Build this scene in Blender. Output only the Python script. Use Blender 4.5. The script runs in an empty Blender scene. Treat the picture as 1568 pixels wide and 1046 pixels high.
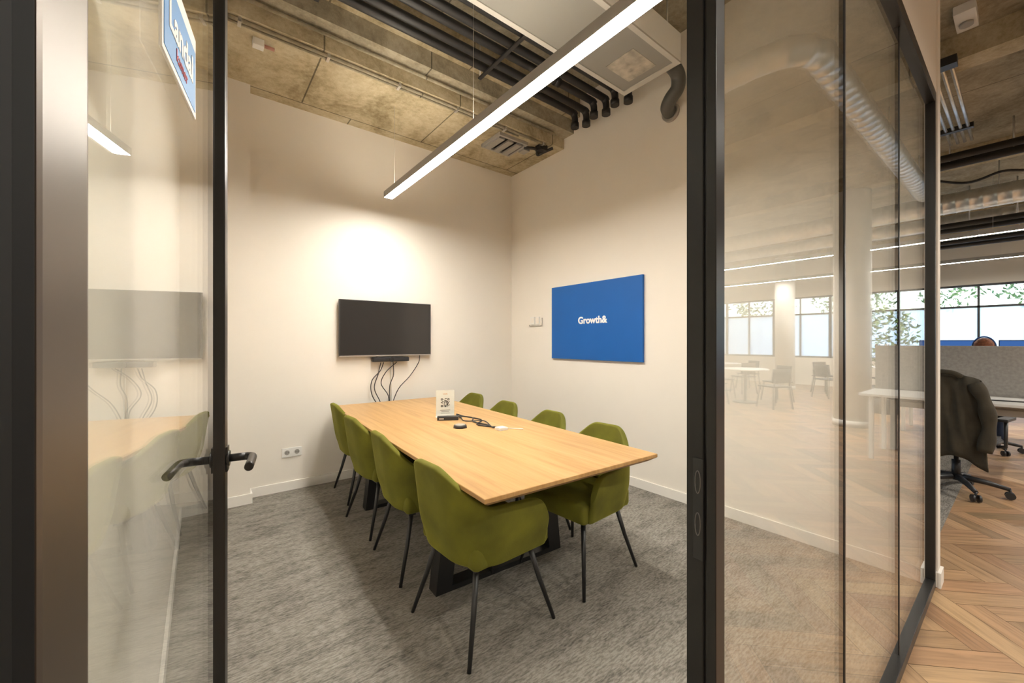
import bpy, bmesh, math, random
from mathutils import Vector, Matrix, noise
random.seed(7)
S = bpy.context.scene
COL = S.collection
R = math.radians

# ------------------------------------------------------------------ materials
def nm(name):
    m = bpy.data.materials.new(name); m.use_nodes = True
    nt = m.node_tree; nt.nodes.clear()
    out = nt.nodes.new('ShaderNodeOutputMaterial')
    return m, nt, out
def N(nt, t, **kw):
    n = nt.nodes.new(t)
    for k, v in kw.items():
        if k in n.inputs.keys(): n.inputs[k].default_value = v
        else: setattr(n, k, v)
    return n
def c4(c): return (c[0], c[1], c[2], 1)
def pbsdf(nt, out, col=(.8,.8,.8), rough=.5, metal=0, spec=.5):
    b = nt.nodes.new('ShaderNodeBsdfPrincipled')
    b.inputs['Base Color'].default_value = c4(col)
    b.inputs['Roughness'].default_value = rough
    b.inputs['Metallic'].default_value = metal
    b.inputs['Specular IOR Level'].default_value = spec
    nt.links.new(b.outputs[0], out.inputs[0])
    return b
def mat(name, col, rough=.5, metal=0, var=.06, scale=6, bump=0, bscale=80, spec=.5, sheen=0):
    m, nt, out = nm(name)
    b = pbsdf(nt, out, col, rough, metal, spec)
    tc = N(nt, 'ShaderNodeTexCoord')
    nz = N(nt, 'ShaderNodeTexNoise', Scale=scale, Detail=4.0)
    nt.links.new(tc.outputs['Object'], nz.inputs['Vector'])
    mr = N(nt, 'ShaderNodeMapRange'); mr.inputs['From Min'].default_value = .3; mr.inputs['From Max'].default_value = .7
    mr.inputs['To Min'].default_value = 1-var; mr.inputs['To Max'].default_value = 1+var
    nt.links.new(nz.outputs[0], mr.inputs['Value'])
    hs = N(nt, 'ShaderNodeHueSaturation'); hs.inputs['Color'].default_value = c4(col)
    nt.links.new(mr.outputs[0], hs.inputs['Value'])
    nt.links.new(hs.outputs[0], b.inputs['Base Color'])
    if bump:
        n2 = N(nt, 'ShaderNodeTexNoise', Scale=bscale, Detail=3.0)
        nt.links.new(tc.outputs['Object'], n2.inputs['Vector'])
        bp = N(nt, 'ShaderNodeBump', Strength=bump, Distance=.01)
        nt.links.new(n2.outputs[0], bp.inputs['Height']); nt.links.new(bp.outputs[0], b.inputs['Normal'])
    if sheen:
        b.inputs['Sheen Weight'].default_value = sheen
        b.inputs['Sheen Roughness'].default_value = .35
        b.inputs['Sheen Tint'].default_value = (min(1,col[0]*4+.1), min(1,col[1]*4+.1), min(1,col[2]*3), 1)
    return m
def emis(name, col, st):
    m, nt, out = nm(name)
    e = N(nt, 'ShaderNodeEmission', Strength=st); e.inputs[0].default_value = c4(col)
    nt.links.new(e.outputs[0], out.inputs[0]); return m
def ramp(nt, stops):
    r = nt.nodes.new('ShaderNodeValToRGB')
    e = r.color_ramp.elements
    while len(e) < len(stops): e.new(.5)
    for i, (p, c) in enumerate(stops): e[i].position = p; e[i].color = c4(c)
    return r

M_wall = mat('wall_paint', (.81,.762,.69), .75, var=.012, scale=2, bump=.04, bscale=150, spec=.25)
M_white = mat('white_trim', (.82,.79,.74), .45, var=.01)
M_black = mat('black_metal', (.012,.012,.013), .38, 0, var=.1, spec=.6)
M_frame = mat('frame_black_anodised', (.018,.017,.016), .34, .2, var=.08, spec=.5)
M_matte = mat('matte_black_gasket', (.006,.006,.006), .85, 0, var=.05, spec=.15)
M_stile_refl = mat('black_profile_painted_reflection', (.13,.105,.085), .38, .55, var=.05)  # black anodised stile; its brown grazing reflection is painted into the base colour
M_blackp = mat('black_pipe', (.016,.015,.015), .45, var=.1)
M_blackpl = mat('black_plastic', (.02,.02,.022), .45, var=.05)
M_grey = mat('grey_housing', (.40,.38,.35), .45, .3, var=.03)
M_alu = mat('galvanised_steel', (.68,.66,.62), .33, .85, var=.12, scale=12)
M_whitep = mat('white_plastic', (.78,.77,.74), .4, var=.01)
M_unit = mat('unit_powder_coat', (.50,.48,.44), .5, var=.03)
M_blue = mat('blue_panel', (.010,.115,.42), .45, var=.02, spec=.3)
M_lettr = mat('letter_white', (.9,.9,.9), .5, var=.01)
M_green = mat('green_velvet', (.128,.124,.006), .85, var=.30, scale=5, bump=.06, bscale=220, sheen=.32)
M_grey_f = mat('grey_felt', (.36,.34,.31), .95, var=.12, scale=40, bump=.1)
M_jack = mat('dark_olive_fabric', (.045,.038,.025), .9, var=.2, scale=10, bump=.1, bscale=120)
M_paper = mat('paper', (.88,.87,.85), .6, var=.01)
M_red = mat('red_print', (.5,.03,.04), .6)
M_bl2 = mat('blue_print', (.06,.27,.62), .5)
M_skin = mat('skin', (.55,.33,.23), .55, var=.05)
M_hair = mat('auburn_hair', (.22,.07,.025), .7, var=.4, scale=40, bump=.3)
M_shirt = mat('navy_shirt', (.03,.045,.09), .9, var=.1)
M_leaf = mat('leaf', (.16,.26,.09), .6, var=.4, scale=9)
M_pot = mat('ceramic_pot', (.25,.24,.23), .5)
M_oakdark = mat('oak_edge', (.34,.20,.085), .5, var=.15, scale=30)
M_column = mat('white_column', (.78,.76,.72), .6, var=.03)

def m_glass(name='clear_glass', tint=(.972,.982,.970)):
    m, nt, out = nm(name)
    lw = N(nt, 'ShaderNodeLayerWeight', Blend=.5)
    p = N(nt, 'ShaderNodeMath', operation='POWER'); p.inputs[1].default_value = 4.6
    nt.links.new(lw.outputs['Facing'], p.inputs[0])
    ma = N(nt, 'ShaderNodeMath', operation='MULTIPLY_ADD'); ma.inputs[1].default_value = .95; ma.inputs[2].default_value = .04
    nt.links.new(p.outputs[0], ma.inputs[0])
    tr = N(nt, 'ShaderNodeBsdfTransparent'); tr.inputs[0].default_value = c4(tint)
    gl = N(nt, 'ShaderNodeBsdfGlossy', Roughness=0.0); gl.inputs[0].default_value = (1,1,1,1)
    mx = N(nt, 'ShaderNodeMixShader')
    nt.links.new(ma.outputs[0], mx.inputs[0]); nt.links.new(tr.outputs[0], mx.inputs[1]); nt.links.new(gl.outputs[0], mx.inputs[2])
    nt.links.new(mx.outputs[0], out.inputs[0]); return m
M_glass = m_glass()
def m_frost():
    m, nt, out = nm('frosted_window_film')
    a = N(nt, 'ShaderNodeBsdfTranslucent'); a.inputs[0].default_value = (.88,.92,.95,1)
    b = N(nt, 'ShaderNodeBsdfTransparent'); b.inputs[0].default_value = (.82,.9,.95,1)
    mx = N(nt, 'ShaderNodeMixShader', Fac=.35)
    nt.links.new(a.outputs[0], mx.inputs[1]); nt.links.new(b.outputs[0], mx.inputs[2]); nt.links.new(mx.outputs[0], out.inputs[0]); return m
M_frost = m_frost()
def m_screen():
    m, nt, out = nm('tv_screen'); pbsdf(nt, out, (.028,.026,.025), .14, 0, .6); return m
M_screen = m_screen()

def m_concrete(name, a, b_, c, sx, sy, seam=.35):
    m, nt, out = nm(name)
    b = pbsdf(nt, out, b_, .85, 0, .2)
    tc = N(nt, 'ShaderNodeTexCoord')
    n1 = N(nt, 'ShaderNodeTexNoise', Scale=2.0, Detail=10.0, Roughness=.72, Distortion=.5)
    n2 = N(nt, 'ShaderNodeTexNoise', Scale=24.0, Detail=6.0, Roughness=.7)
    nt.links.new(tc.outputs['Object'], n1.inputs['Vector']); nt.links.new(tc.outputs['Object'], n2.inputs['Vector'])
    r = ramp(nt, [(.36, a), (.5, b_), (.64, c)])
    mx0 = N(nt, 'ShaderNodeMix'); mx0.inputs[0].default_value = .3
    nt.links.new(n1.outputs[0], mx0.inputs[2]); nt.links.new(n2.outputs[0], mx0.inputs[3])
    nt.links.new(mx0.outputs[0], r.inputs[0])
    br = N(nt, 'ShaderNodeTexBrick', Scale=1.0); br.offset = 0.37
    br.inputs['Color1'].default_value = (1,1,1,1); br.inputs['Color2'].default_value = (.84,.84,.84,1)
    br.inputs['Mortar'].default_value = (seam,seam,seam,1); br.inputs['Mortar Size'].default_value = .006
    br.inputs['Brick Width'].default_value = sx; br.inputs['Row Height'].default_value = sy
    nt.links.new(tc.outputs['Object'], br.inputs['Vector'])
    mm = N(nt, 'ShaderNodeMix', data_type='RGBA', blend_type='MULTIPLY'); mm.inputs[0].default_value = 1
    nt.links.new(r.outputs[0], mm.inputs[6]); nt.links.new(br.outputs[0], mm.inputs[7])
    nt.links.new(mm.outputs[2], b.inputs['Base Color'])
    bp = N(nt, 'ShaderNodeBump', Strength=.6, Distance=.03)
    nt.links.new(mx0.outputs[0], bp.inputs['Height']); nt.links.new(bp.outputs[0], b.inputs['Normal'])
    return m
M_conc = m_concrete('ceiling_concrete', (.27,.215,.12), (.51,.43,.28), (.67,.60,.44), 1.15, 4.0)
M_conc2 = m_concrete('beam_concrete', (.20,.175,.125), (.37,.325,.235), (.52,.465,.36), 2.4, 4.0)

def m_carpet():
    m, nt, out = nm('carpet_tiles')
    b = pbsdf(nt, out, (.3,.28,.25), .98, 0, .1)
    tc = N(nt, 'ShaderNodeTexCoord')
    def noi(sc, d, r=.6):
        mp = N(nt, 'ShaderNodeMapping'); mp.inputs['Scale'].default_value = sc
        n = N(nt, 'ShaderNodeTexNoise', Scale=1.0, Detail=d, Roughness=r)
        nt.links.new(tc.outputs['Object'], mp.inputs[0]); nt.links.new(mp.outputs[0], n.inputs['Vector']); return n
    a = noi((30, 120, 1), 3.0, .6); c = noi((4.0, 13, 1), 4.0, .65); d = noi((190, 190, 1), 2.0)
    r1 = ramp(nt, [(.38, (.0,)*3), (.60, (1,)*3)]); nt.links.new(a.outputs[0], r1.inputs[0])
    r2 = ramp(nt, [(.38, (.0,)*3), (.54, (1,)*3)]); nt.links.new(c.outputs[0], r2.inputs[0])
    m1 = N(nt, 'ShaderNodeMix', data_type='RGBA'); m1.inputs[0].default_value = .36
    nt.links.new(r1.outputs[0], m1.inputs[6]); nt.links.new(r2.outputs[0], m1.inputs[7])
    m2 = N(nt, 'ShaderNodeMix', data_type='RGBA'); m2.inputs[0].default_value = .32
    nt.links.new(m1.outputs[2], m2.inputs[6]); nt.links.new(d.outputs[0], m2.inputs[7])
    r3 = ramp(nt, [(.12, (.115,.106,.093)), (.48, (.235,.217,.190)), (.9, (.37,.345,.305))])
    nt.links.new(m2.outputs[2], r3.inputs[0])
    br = N(nt, 'ShaderNodeTexBrick', Scale=1.0); br.offset = 0.5
    br.inputs['Color1'].default_value = (1,1,1,1); br.inputs['Color2'].default_value = (.86,.86,.86,1)
    br.inputs['Mortar'].default_value = (.85,.85,.85,1); br.inputs['Mortar Size'].default_value = .002
    br.inputs['Brick Width'].default_value = 1.0; br.inputs['Row Height'].default_value = .25
    nt.links.new(tc.outputs['Object'], br.inputs['Vector'])
    mm = N(nt, 'ShaderNodeMix', data_type='RGBA', blend_type='MULTIPLY'); mm.inputs[0].default_value = 1
    nt.links.new(r3.outputs[0], mm.inputs[6]); nt.links.new(br.outputs[0], mm.inputs[7])
    nt.links.new(mm.outputs[2], b.inputs['Base Color'])
    bp = N(nt, 'ShaderNodeBump', Strength=.6, Distance=.008)
    nt.links.new(m2.outputs[2], bp.inputs['Height']); nt.links.new(bp.outputs[0], b.inputs['Normal'])
    return m
M_carpet = m_carpet()

def m_oak():
    m, nt, out = nm('oak_table_top')
    b = pbsdf(nt, out, (.6,.4,.2), .38, 0, .4)
    tc = N(nt, 'ShaderNodeTexCoord')
    mp = N(nt, 'ShaderNodeMapping'); mp.inputs['Scale'].default_value = (22, 1.3, 5)
    nt.links.new(tc.outputs['Object'], mp.inputs[0])
    n = N(nt, 'ShaderNodeTexNoise', Scale=1.0, Detail=7.0, Roughness=.6, Distortion=.6); nt.links.new(mp.outputs[0], n.inputs['Vector'])
    r = ramp(nt, [(.28, (.42,.235,.085)), (.5, (.54,.325,.130)), (.75, (.62,.40,.18))]); nt.links.new(n.outputs[0], r.inputs[0])
    mp2 = N(nt, 'ShaderNodeMapping'); mp2.inputs['Rotation'].default_value = (0,0,R(90)); nt.links.new(tc.outputs['Object'], mp2.inputs[0])
    br = N(nt, 'ShaderNodeTexBrick', Scale=1.0); br.offset = .43
    br.inputs['Color1'].default_value = (1,1,1,1); br.inputs['Color2'].default_value = (.90,.88,.86,1)
    br.inputs['Mortar'].default_value = (.8,.76,.7,1); br.inputs['Mortar Size'].default_value = .001
    br.inputs['Brick Width'].default_value = 3.1; br.inputs['Row Height'].default_value = .135
    nt.links.new(mp2.outputs[0], br.inputs['Vector'])
    mm = N(nt, 'ShaderNodeMix', data_type='RGBA', blend_type='MULTIPLY'); mm.inputs[0].default_value = 1
    nt.links.new(r.outputs[0], mm.inputs[6]); nt.links.new(br.outputs[0], mm.inputs[7])
    nt.links.new(mm.outputs[2], b.inputs['Base Color'])
    return m
M_oak = m_oak()

def m_parquet():
    m, nt, out = nm('oak_herringbone')
    b = pbsdf(nt, out, (.5,.35,.2), .42, 0, .4)
    uv = N(nt, 'ShaderNodeUVMap', uv_map='UVMap')
    mp = N(nt, 'ShaderNodeMapping'); mp.inputs['Scale'].default_value = (3, 45, 1); nt.links.new(uv.outputs[0], mp.inputs[0])
    n = N(nt, 'ShaderNodeTexNoise', Scale=1.0, Detail=6.0, Roughness=.6, Distortion=.4); nt.links.new(mp.outputs[0], n.inputs['Vector'])
    r = ramp(nt, [(.25, (.58,)*3), (.5, (.92,)*3), (.75, (1.15,)*3)]); nt.links.new(n.outputs[0], r.inputs[0])
    at = N(nt, 'ShaderNodeAttribute', attribute_name='plank')
    mm = N(nt, 'ShaderNodeMix', data_type='RGBA', blend_type='MULTIPLY'); mm.inputs[0].default_value = 1
    nt.links.new(at.outputs['Color'], mm.inputs[6]); nt.links.new(r.outputs[0], mm.inputs[7])
    nt.links.new(mm.outputs[2], b.inputs['Base Color'])
    return m
M_parq = m_parquet()

def m_perf():
    m, nt, out = nm('perforated_panel')
    b = pbsdf(nt, out, (.6,.6,.58), .5)
    tc = N(nt, 'ShaderNodeTexCoord')
    v = N(nt, 'ShaderNodeTexVoronoi', Scale=75.0, Randomness=0.0)
    nt.links.new(tc.outputs['Object'], v.inputs['Vector'])
    r = ramp(nt, [(.0, (.03,)*3), (.34, (.04,)*3), (.44, (.27,.26,.235))]); nt.links.new(v.outputs['Distance'], r.inputs[0])
    nt.links.new(r.outputs[0], b.inputs['Base Color']); return m
M_perf = m_perf()

M_lamp = emis('led_diffuser', (1,.95,.86), 52)
M_upfill = emis('added_uplight', (1,.90,.74), 11)  # upward glow added to the pendant to lift ceiling and upper walls
M_olamp = emis('office_led', (1,.94,.85), 48)
M_mon = emis('monitor_display', (.06,.16,.45), .35)

# ------------------------------------------------------------------ geometry helpers
def add(name, me, m=None, parent=None, loc=(0,0,0), rot=(0,0,0), smooth=False):
    ob = bpy.data.objects.new(name, me); COL.objects.link(ob)
    ob.location = loc; ob.rotation_euler = rot
    if m is not None and not me.materials: me.materials.append(m)
    if parent: ob.parent = parent
    if smooth:
        for p in me.polygons: p.use_smooth = True
    return ob
def empty(name, loc=(0,0,0), rz=0):
    e = bpy.data.objects.new(name, None); COL.objects.link(e); e.location = loc; e.rotation_euler = (0,0,R(rz))
    e.empty_display_size = .1; return e
def bm_box(bm, lo, hi, mi=0):
    vs = [bm.verts.new((x,y,z)) for x in (lo[0],hi[0]) for y in (lo[1],hi[1]) for z in (lo[2],hi[2])]
    for f in ((0,1,3,2),(4,6,7,5),(0,4,5,1),(2,3,7,6),(0,2,6,4),(1,5,7,3)):
        bm.faces.new([vs[i] for i in f]).material_index = mi
def finish(bm, name):
    bmesh.ops.recalc_face_normals(bm, faces=bm.faces[:])
    me = bpy.data.meshes.new(name); bm.to_mesh(me); bm.free(); return me
def box(name, lo, hi, m, parent=None, bev=0, seg=2):
    bm = bmesh.new(); bm_box(bm, lo, hi)
    if bev: bmesh.ops.bevel(bm, geom=bm.edges[:], offset=bev, segments=seg, profile=.7, affect='EDGES')
    return add(name, finish(bm, name), m, parent)
def boxes(name, lst, m, parent=None, bev=0):
    bm = bmesh.new()
    for lo, hi in lst: bm_box(bm, lo, hi)
    if bev: bmesh.ops.bevel(bm, geom=bm.edges[:], offset=bev, segments=2, profile=.7, affect='EDGES')
    return add(name, finish(bm, name), m, parent)
def bm_tube(bm, pts, r, seg=12, cap=True):
    pts = [Vector(p) for p in pts]
    rs = r if isinstance(r, (list, tuple)) else [r]*len(pts)
    rings = []
    d0 = (pts[1]-pts[0]).normalized()
    up = Vector((0,0,1)) if abs(d0.z) < .9 else Vector((1,0,0))
    nrm = d0.cross(up).normalized()
    for i, p in enumerate(pts):
        if i == 0: d = d0
        elif i == len(pts)-1: d = (pts[i]-pts[i-1]).normalized()
        else: d = ((pts[i]-pts[i-1]).normalized()+(pts[i+1]-pts[i]).normalized()).normalized()
        nrm = (nrm - d*nrm.dot(d)).normalized(); bn = d.cross(nrm)
        rings.append([bm.verts.new(p+(nrm*math.cos(a)+bn*math.sin(a))*rs[i]) for a in [2*math.pi*k/seg for k in range(seg)]])
    for a, b in zip(rings, rings[1:]):
        for k in range(seg): bm.faces.new((a[k], a[(k+1)%seg], b[(k+1)%seg], b[k])).smooth = True
    if cap:
        bm.faces.new(rings[0][::-1]); bm.faces.new(rings[-1])
def tube(name, pts, r, m, parent=None, seg=12):
    bm = bmesh.new(); bm_tube(bm, pts, r, seg); return add(name, finish(bm, name), m, parent)
def tubes(name, lst, m, parent=None, seg=12):
    bm = bmesh.new()
    for pts, r in lst: bm_tube(bm, pts, r, seg)
    return add(name, finish(bm, name), m, parent)
def spline(pts, n=8):
    P = [Vector(p) for p in pts]; P = [P[0]*2-P[1]] + P + [P[-1]*2-P[-2]]; o = []
    for i in range(1, len(P)-2):
        for k in range(n):
            t = k/n; a,b,c,d = P[i-1],P[i],P[i+1],P[i+2]
            o.append(.5*((2*b)+(c-a)*t+(2*a-5*b+4*c-d)*t*t+(3*b-a-3*c+d)*t**3))
    o.append(P[-2]); return o
def cylz(name, x, y, z0, z1, r, m, parent=None, seg=24, r2=None):
    return tube(name, [(x,y,z0),(x,y,z1)], [r, r2 if r2 is not None else r], m, parent, seg)
def text(name, s, size, m, parent, loc, rot, extrude=.002, bold=0, width=None):
    cu = bpy.data.curves.new(name+'_c', 'FONT'); cu.body = s; cu.size = size; cu.extrude = extrude; cu.offset = bold
    cu.align_x = 'CENTER'; cu.align_y = 'CENTER'
    o = bpy.data.objects.new('tmp_text', cu); COL.objects.link(o)
    dg = bpy.context.evaluated_depsgraph_get(); me = bpy.data.meshes.new_from_object(o.evaluated_get(dg))
    bpy.data.objects.remove(o)
    if width:
        xs = [v.co.x for v in me.vertices]; k = width/(max(xs)-min(xs))
        for v in me.vertices: v.co.x *= k; v.co.y *= k
    me.materials.clear()
    return add(name, me, m, parent, loc, rot)

# ------------------------------------------------------------------ constants (metres)
XR, YB, XL, YP = 3.20, 4.12, -.12, .335   # right wall, back wall, left wall, glazed partition
ZC, ZS = 3.95, 3.49

# ------------------------------------------------------------------ shell
def herring(x0, x1, y0, y1, W=.115, n=5):
    L = n*W; bm = bmesh.new(); uvl = bm.loops.layers.uv.new('UVMap'); cl = bm.loops.layers.float_color.new('plank')
    rot = Matrix.Rotation(R(45), 2); g = .0012
    rng = int(24/W)
    for k in range(-rng, rng):
        for mm_ in range(-18, 19):
            ox = k*W + mm_*2*L; oy = k*W
            for kind in (0,1):
                rc = (ox, oy, L, W) if kind == 0 else (ox-W, oy, W, L)
                cx, cy = rc[0]+rc[2]/2, rc[1]+rc[3]/2
                c = rot @ Vector((cx, cy)); c = c + Vector((6, -4))
                if not (x0-.5 < c.x < x1+.5 and y0-.5 < c.y < y1+.5): continue
                co = [(rc[0]+g,rc[1]+g),(rc[0]+rc[2]-g,rc[1]+g),(rc[0]+rc[2]-g,rc[1]+rc[3]-g),(rc[0]+g,rc[1]+rc[3]-g)]
                vs = []
                for q in co:
                    w = rot @ Vector(q) + Vector((6,-4)); vs.append(bm.verts.new((w.x, w.y, 0)))
                f = bm.faces.new(vs)
                b = random.uniform(.66, 1.12); h = random.uniform(-.02,.03)
                col = (.43*b+h, .27*b, .145*b, 1); o = random.uniform(0,50)
                for lp, q in zip(f.loops, co):
                    a, bb = q[0]-rc[0], q[1]-rc[1]
                    lp[uvl].uv = ((a,bb+o) if kind == 0 else (bb,a+o)); lp[cl] = col
    for co, no in (((x0,0,0),(-1,0,0)),((x1,0,0),(1,0,0)),((0,y0,0),(0,-1,0)),((0,y1,0),(0,1,0))):
        bmesh.ops.bisect_plane(bm, geom=bm.verts[:]+bm.edges[:]+bm.faces[:], plane_co=co, plane_no=no, clear_outer=True)
    me = bpy.data.meshes.new('parquet'); bm.to_mesh(me); bm.free(); return me
add('floor_parquet', herring(-3, 15, -9, .38), M_parq)
box('floor_slab', (-3,-9,-.12), (15,6,-.002), mat('screed', (.12,.08,.05), .8))
box('floor', (XL,YP,-.002), (XR,YB,.003), M_carpet)
box('floor_office_carpet', (XR+.1,.38,-.002), (15,6,.003), M_carpet)
# meeting room walls
box('wall_back', (XL-.1,YB,0), (XR+.1,YB+.12,ZC), M_wall)
box('wall_right', (XR,.304,0), (XR+.1,YB,ZC), M_wall)
box('wall_left', (XL-.1,.36,0), (XL,YB,ZC), M_wall)
box('wall_front_bulkhead', (-3,.31,2.72), (XR,.36,ZC), M_wall)
box('wall_front_side', (-3,.31,0), (XL,.36,2.72), M_wall)
box('wall_pilaster', (XL,3.98,0), (.335,YB,ZS), M_wall)
# office envelope
box('wall_office_south', (-3,-9.1,0), (15,-9,ZC), M_wall)
box('wall_office_west', (-3.1,-9,0), (-3,.36,ZC), M_wall)
box('wall_office_north', (XR+.1,6,0), (15,6.1,ZC), M_wall)
box('ceiling', (-3.1,-9.1,ZC), (15.1,6.1,ZC+.2), M_conc2)
# lowered slab zone + beams in meeting room
box('ceiling_lower_slab', (XL,3.17,ZS), (XR,YB,ZC), M_conc)
box('trim_ceiling_beam', (XL,3.02,3.60), (XR,3.17,ZC), M_conc2)
box('trim_ceiling_rib', (XL,2.93,3.74), (XR,3.02,ZC), M_conc)
# baseboards
box('baseboard_back', (.335,YB-.014,0.003), (XR,YB,.085), M_white, bev=.003)
box('baseboard_right', (XR-.014,.304,0.003), (XR,YB-.014,.085), M_white, bev=.003)
box('baseboard_right_end', (XR-.014,.290,0.0), (XR+.1,.304,.085), M_white, bev=.003)
box('baseboard_left', (XL,.42,0.003), (XL+.014,3.98,.085), M_white, bev=.003)
boxes('baseboard_pilaster', [((XL+.014,3.966,.003),(.349,3.98,.085)), ((.335,3.98,.003),(.349,YB-.014,.085))], M_white)

# ------------------------------------------------------------------ glazed partition
gp = empty('glass_partition', (0,0,0))
boxes('bottom_rail', [((.69,.31,.0),(XR,.36,.045))], M_frame, gp, .003)
boxes('top_rail', [((-.12,.31,2.66),(XR,.36,2.72))], M_frame, gp, .003)
boxes('end_stile', [((XR-.035,.31,.045),(XR,.36,2.66))], M_frame, gp, .003)
boxes('glazing_joints', [((x-.005,.328,.045),(x+.005,.342,2.66)) for x in (1.49,2.30)], M_frame, gp)
for a, b in ((.69,1.485),(1.495,2.295),(2.305,XR-.035)):
    box('glass_pane', (a,.330,.04), (b,.340,2.665), M_glass, gp)
boxes('jamb_post', [((.66,.331,0),(.69,.36,2.66)), ((.664,.326,0),(.686,.331,2.66)), ((.66,.31,0),(.69,.326,2.66))], M_frame, gp, .0015)
boxes('hinge_jamb', [((XL,.31,0),(-.085,.36,2.66)), ((XL,.36,0),(-.105,.40,2.66))], M_matte, gp, .002)
boxes('strike_plate', [((.6575,.330,.985),(.6602,.348,1.155))], mat('strike_steel', (.05,.05,.05), .35, .7), gp, .001)
for z in (1.045, 1.115):
    tubes('latch_rim', [([(.657,.339+.0045*math.cos(a),z+.019*math.sin(a)) for a in [2*math.pi*k/16 for k in range(17)]], .0009)], mat('latch_steel', (.2,.19,.18), .3, .8), gp, 8)

# ------------------------------------------------------------------ glass door leaf (hinged on the left, opened inwards)
door = empty('door_1', (-.0898,.38,0), 80.37)
LW, TH = .877, .035
boxes('hinge_edge', [((0,.001,.012),(.027,TH,2.64))], M_matte, door, .002)
boxes('hinge_stile', [((.027,0,.012),(.105,TH,2.64))], M_stile_refl, door, .006)
boxes('lock_stile', [((LW-.042,0,.012),(LW,TH,2.64))], M_frame, door, .004)
boxes('rails', [((.105,0,.012),(LW-.042,TH,.07)), ((.105,0,2.59),(LW-.042,TH,2.64))], M_frame, door, .002)
box('glazing', (.10,.0125,.065), (LW-.038,.0225,2.6), M_glass, door)
def lever(sgn, y0):
    pts = [(LW-.022,y0,1.06),(LW-.022,y0+sgn*.045,1.06)]
    p2 = spline([(LW-.022,y0+sgn*.040,1.06),(LW-.027,y0+sgn*.052,1.06),(LW-.045,y0+sgn*.056,1.06),(LW-.13,y0+sgn*.056,1.06)], 5)
    tubes('lever_handle', [(pts,.0095),(p2,.0095)], M_frame, door, 14)
    tube('rosette', [(LW-.022,y0,1.06),(LW-.022,y0+sgn*.007,1.06)], .019, M_frame, door, 20)
    boxes('escutcheon', [((LW-.036,min(y0,y0+sgn*.004),1.03),(LW-.008,max(y0,y0+sgn*.004),1.09))], M_frame, door)
lever(-1, 0); lever(1, TH)
box('lock_forend', (LW-.0005,.006,.95), (LW+.0012,TH-.006,1.17), mat('forend', (.03,.03,.03), .35,.5), door)
nt_ = empty('door_notice', (0,0,0))
nt_.location = (-.0898,.38,0); nt_.rotation_euler = (0,0,R(80.37))
box('card', (.357,.0105,1.758), (.567,.0122,1.902), M_paper, nt_)
box('blue_field', (.364,.0097,1.767), (.560,.0104,1.875), M_bl2, nt_)
text('lettering', 'Landal', .06, M_paper, nt_, (.462,.0092,1.828), (R(90),0,0), .0003, bold=.002, width=.15)
text('red_lettering', 'kamer', .04, M_red, nt_, (.462,.0092,1.790), (R(90),0,0), .0003, width=.07)

# ------------------------------------------------------------------ table
TX, TY, TA = 1.455, 2.60, -2.6
tb = empty('meeting_table', (TX,TY,0), TA)
w, l = 1.08/2, 2.72/2
bm = bmesh.new()
def ringz(z, ins): return [bm.verts.new((sx*(w-ins), sy*(l-ins), z)) for sx, sy in ((-1,-1),(1,-1),(1,1),(-1,1))]
rs = [ringz(.75,.002), ringz(.748,0), ringz(.732,0), ringz(.708,.035)]
bm.faces.new(rs[0]); bm.faces.new(rs[-1][::-1])
for i, (a, b) in enumerate(zip(rs, rs[1:])):
    for k in range(4):
        f = bm.faces.new((a[k],b[k],b[(k+1)%4],a[(k+1)%4])); f.material_index = 0 if i < 2 else 1
me = finish(bm, 'table_top'); me.materials.append(M_oak); me.materials.append(M_oakdark)
add('table_top', me, None, tb)
def leg_frame(y):
    bm = bmesh.new(); d = .045
    o = [(-.44,0),(.44,0),(.36,.706),(-.36,.706)]
    i_ = [(-.44+.095,.03),(.44-.095,.03),(.36-.10,.676),(-.36+.10,.676)]
    A = [[bm.verts.new((p[0],y+s*d,p[1])) for p in o] for s in (-1,1)]; B = [[bm.verts.new((p[0],y+s*d,p[1])) for p in i_] for s in (-1,1)]
    for k in range(4):
        j = (k+1)%4
        for s in (0,1): bm.faces.new((A[s][k],A[s][j],B[s][j],B[s][k]))
        bm.faces.new((A[0][k],A[0][j],A[1][j],A[1][k])); bm.faces.new((B[0][k],B[0][j],B[1][j],B[1][k]))
    return add('leg_frame', finish(bm,'leg_frame'), M_black, tb)
leg_frame(-.66); leg_frame(.66)
box('under_beam', (-.04,-.66,.64), (.04,.66,.70), M_black, tb)

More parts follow.
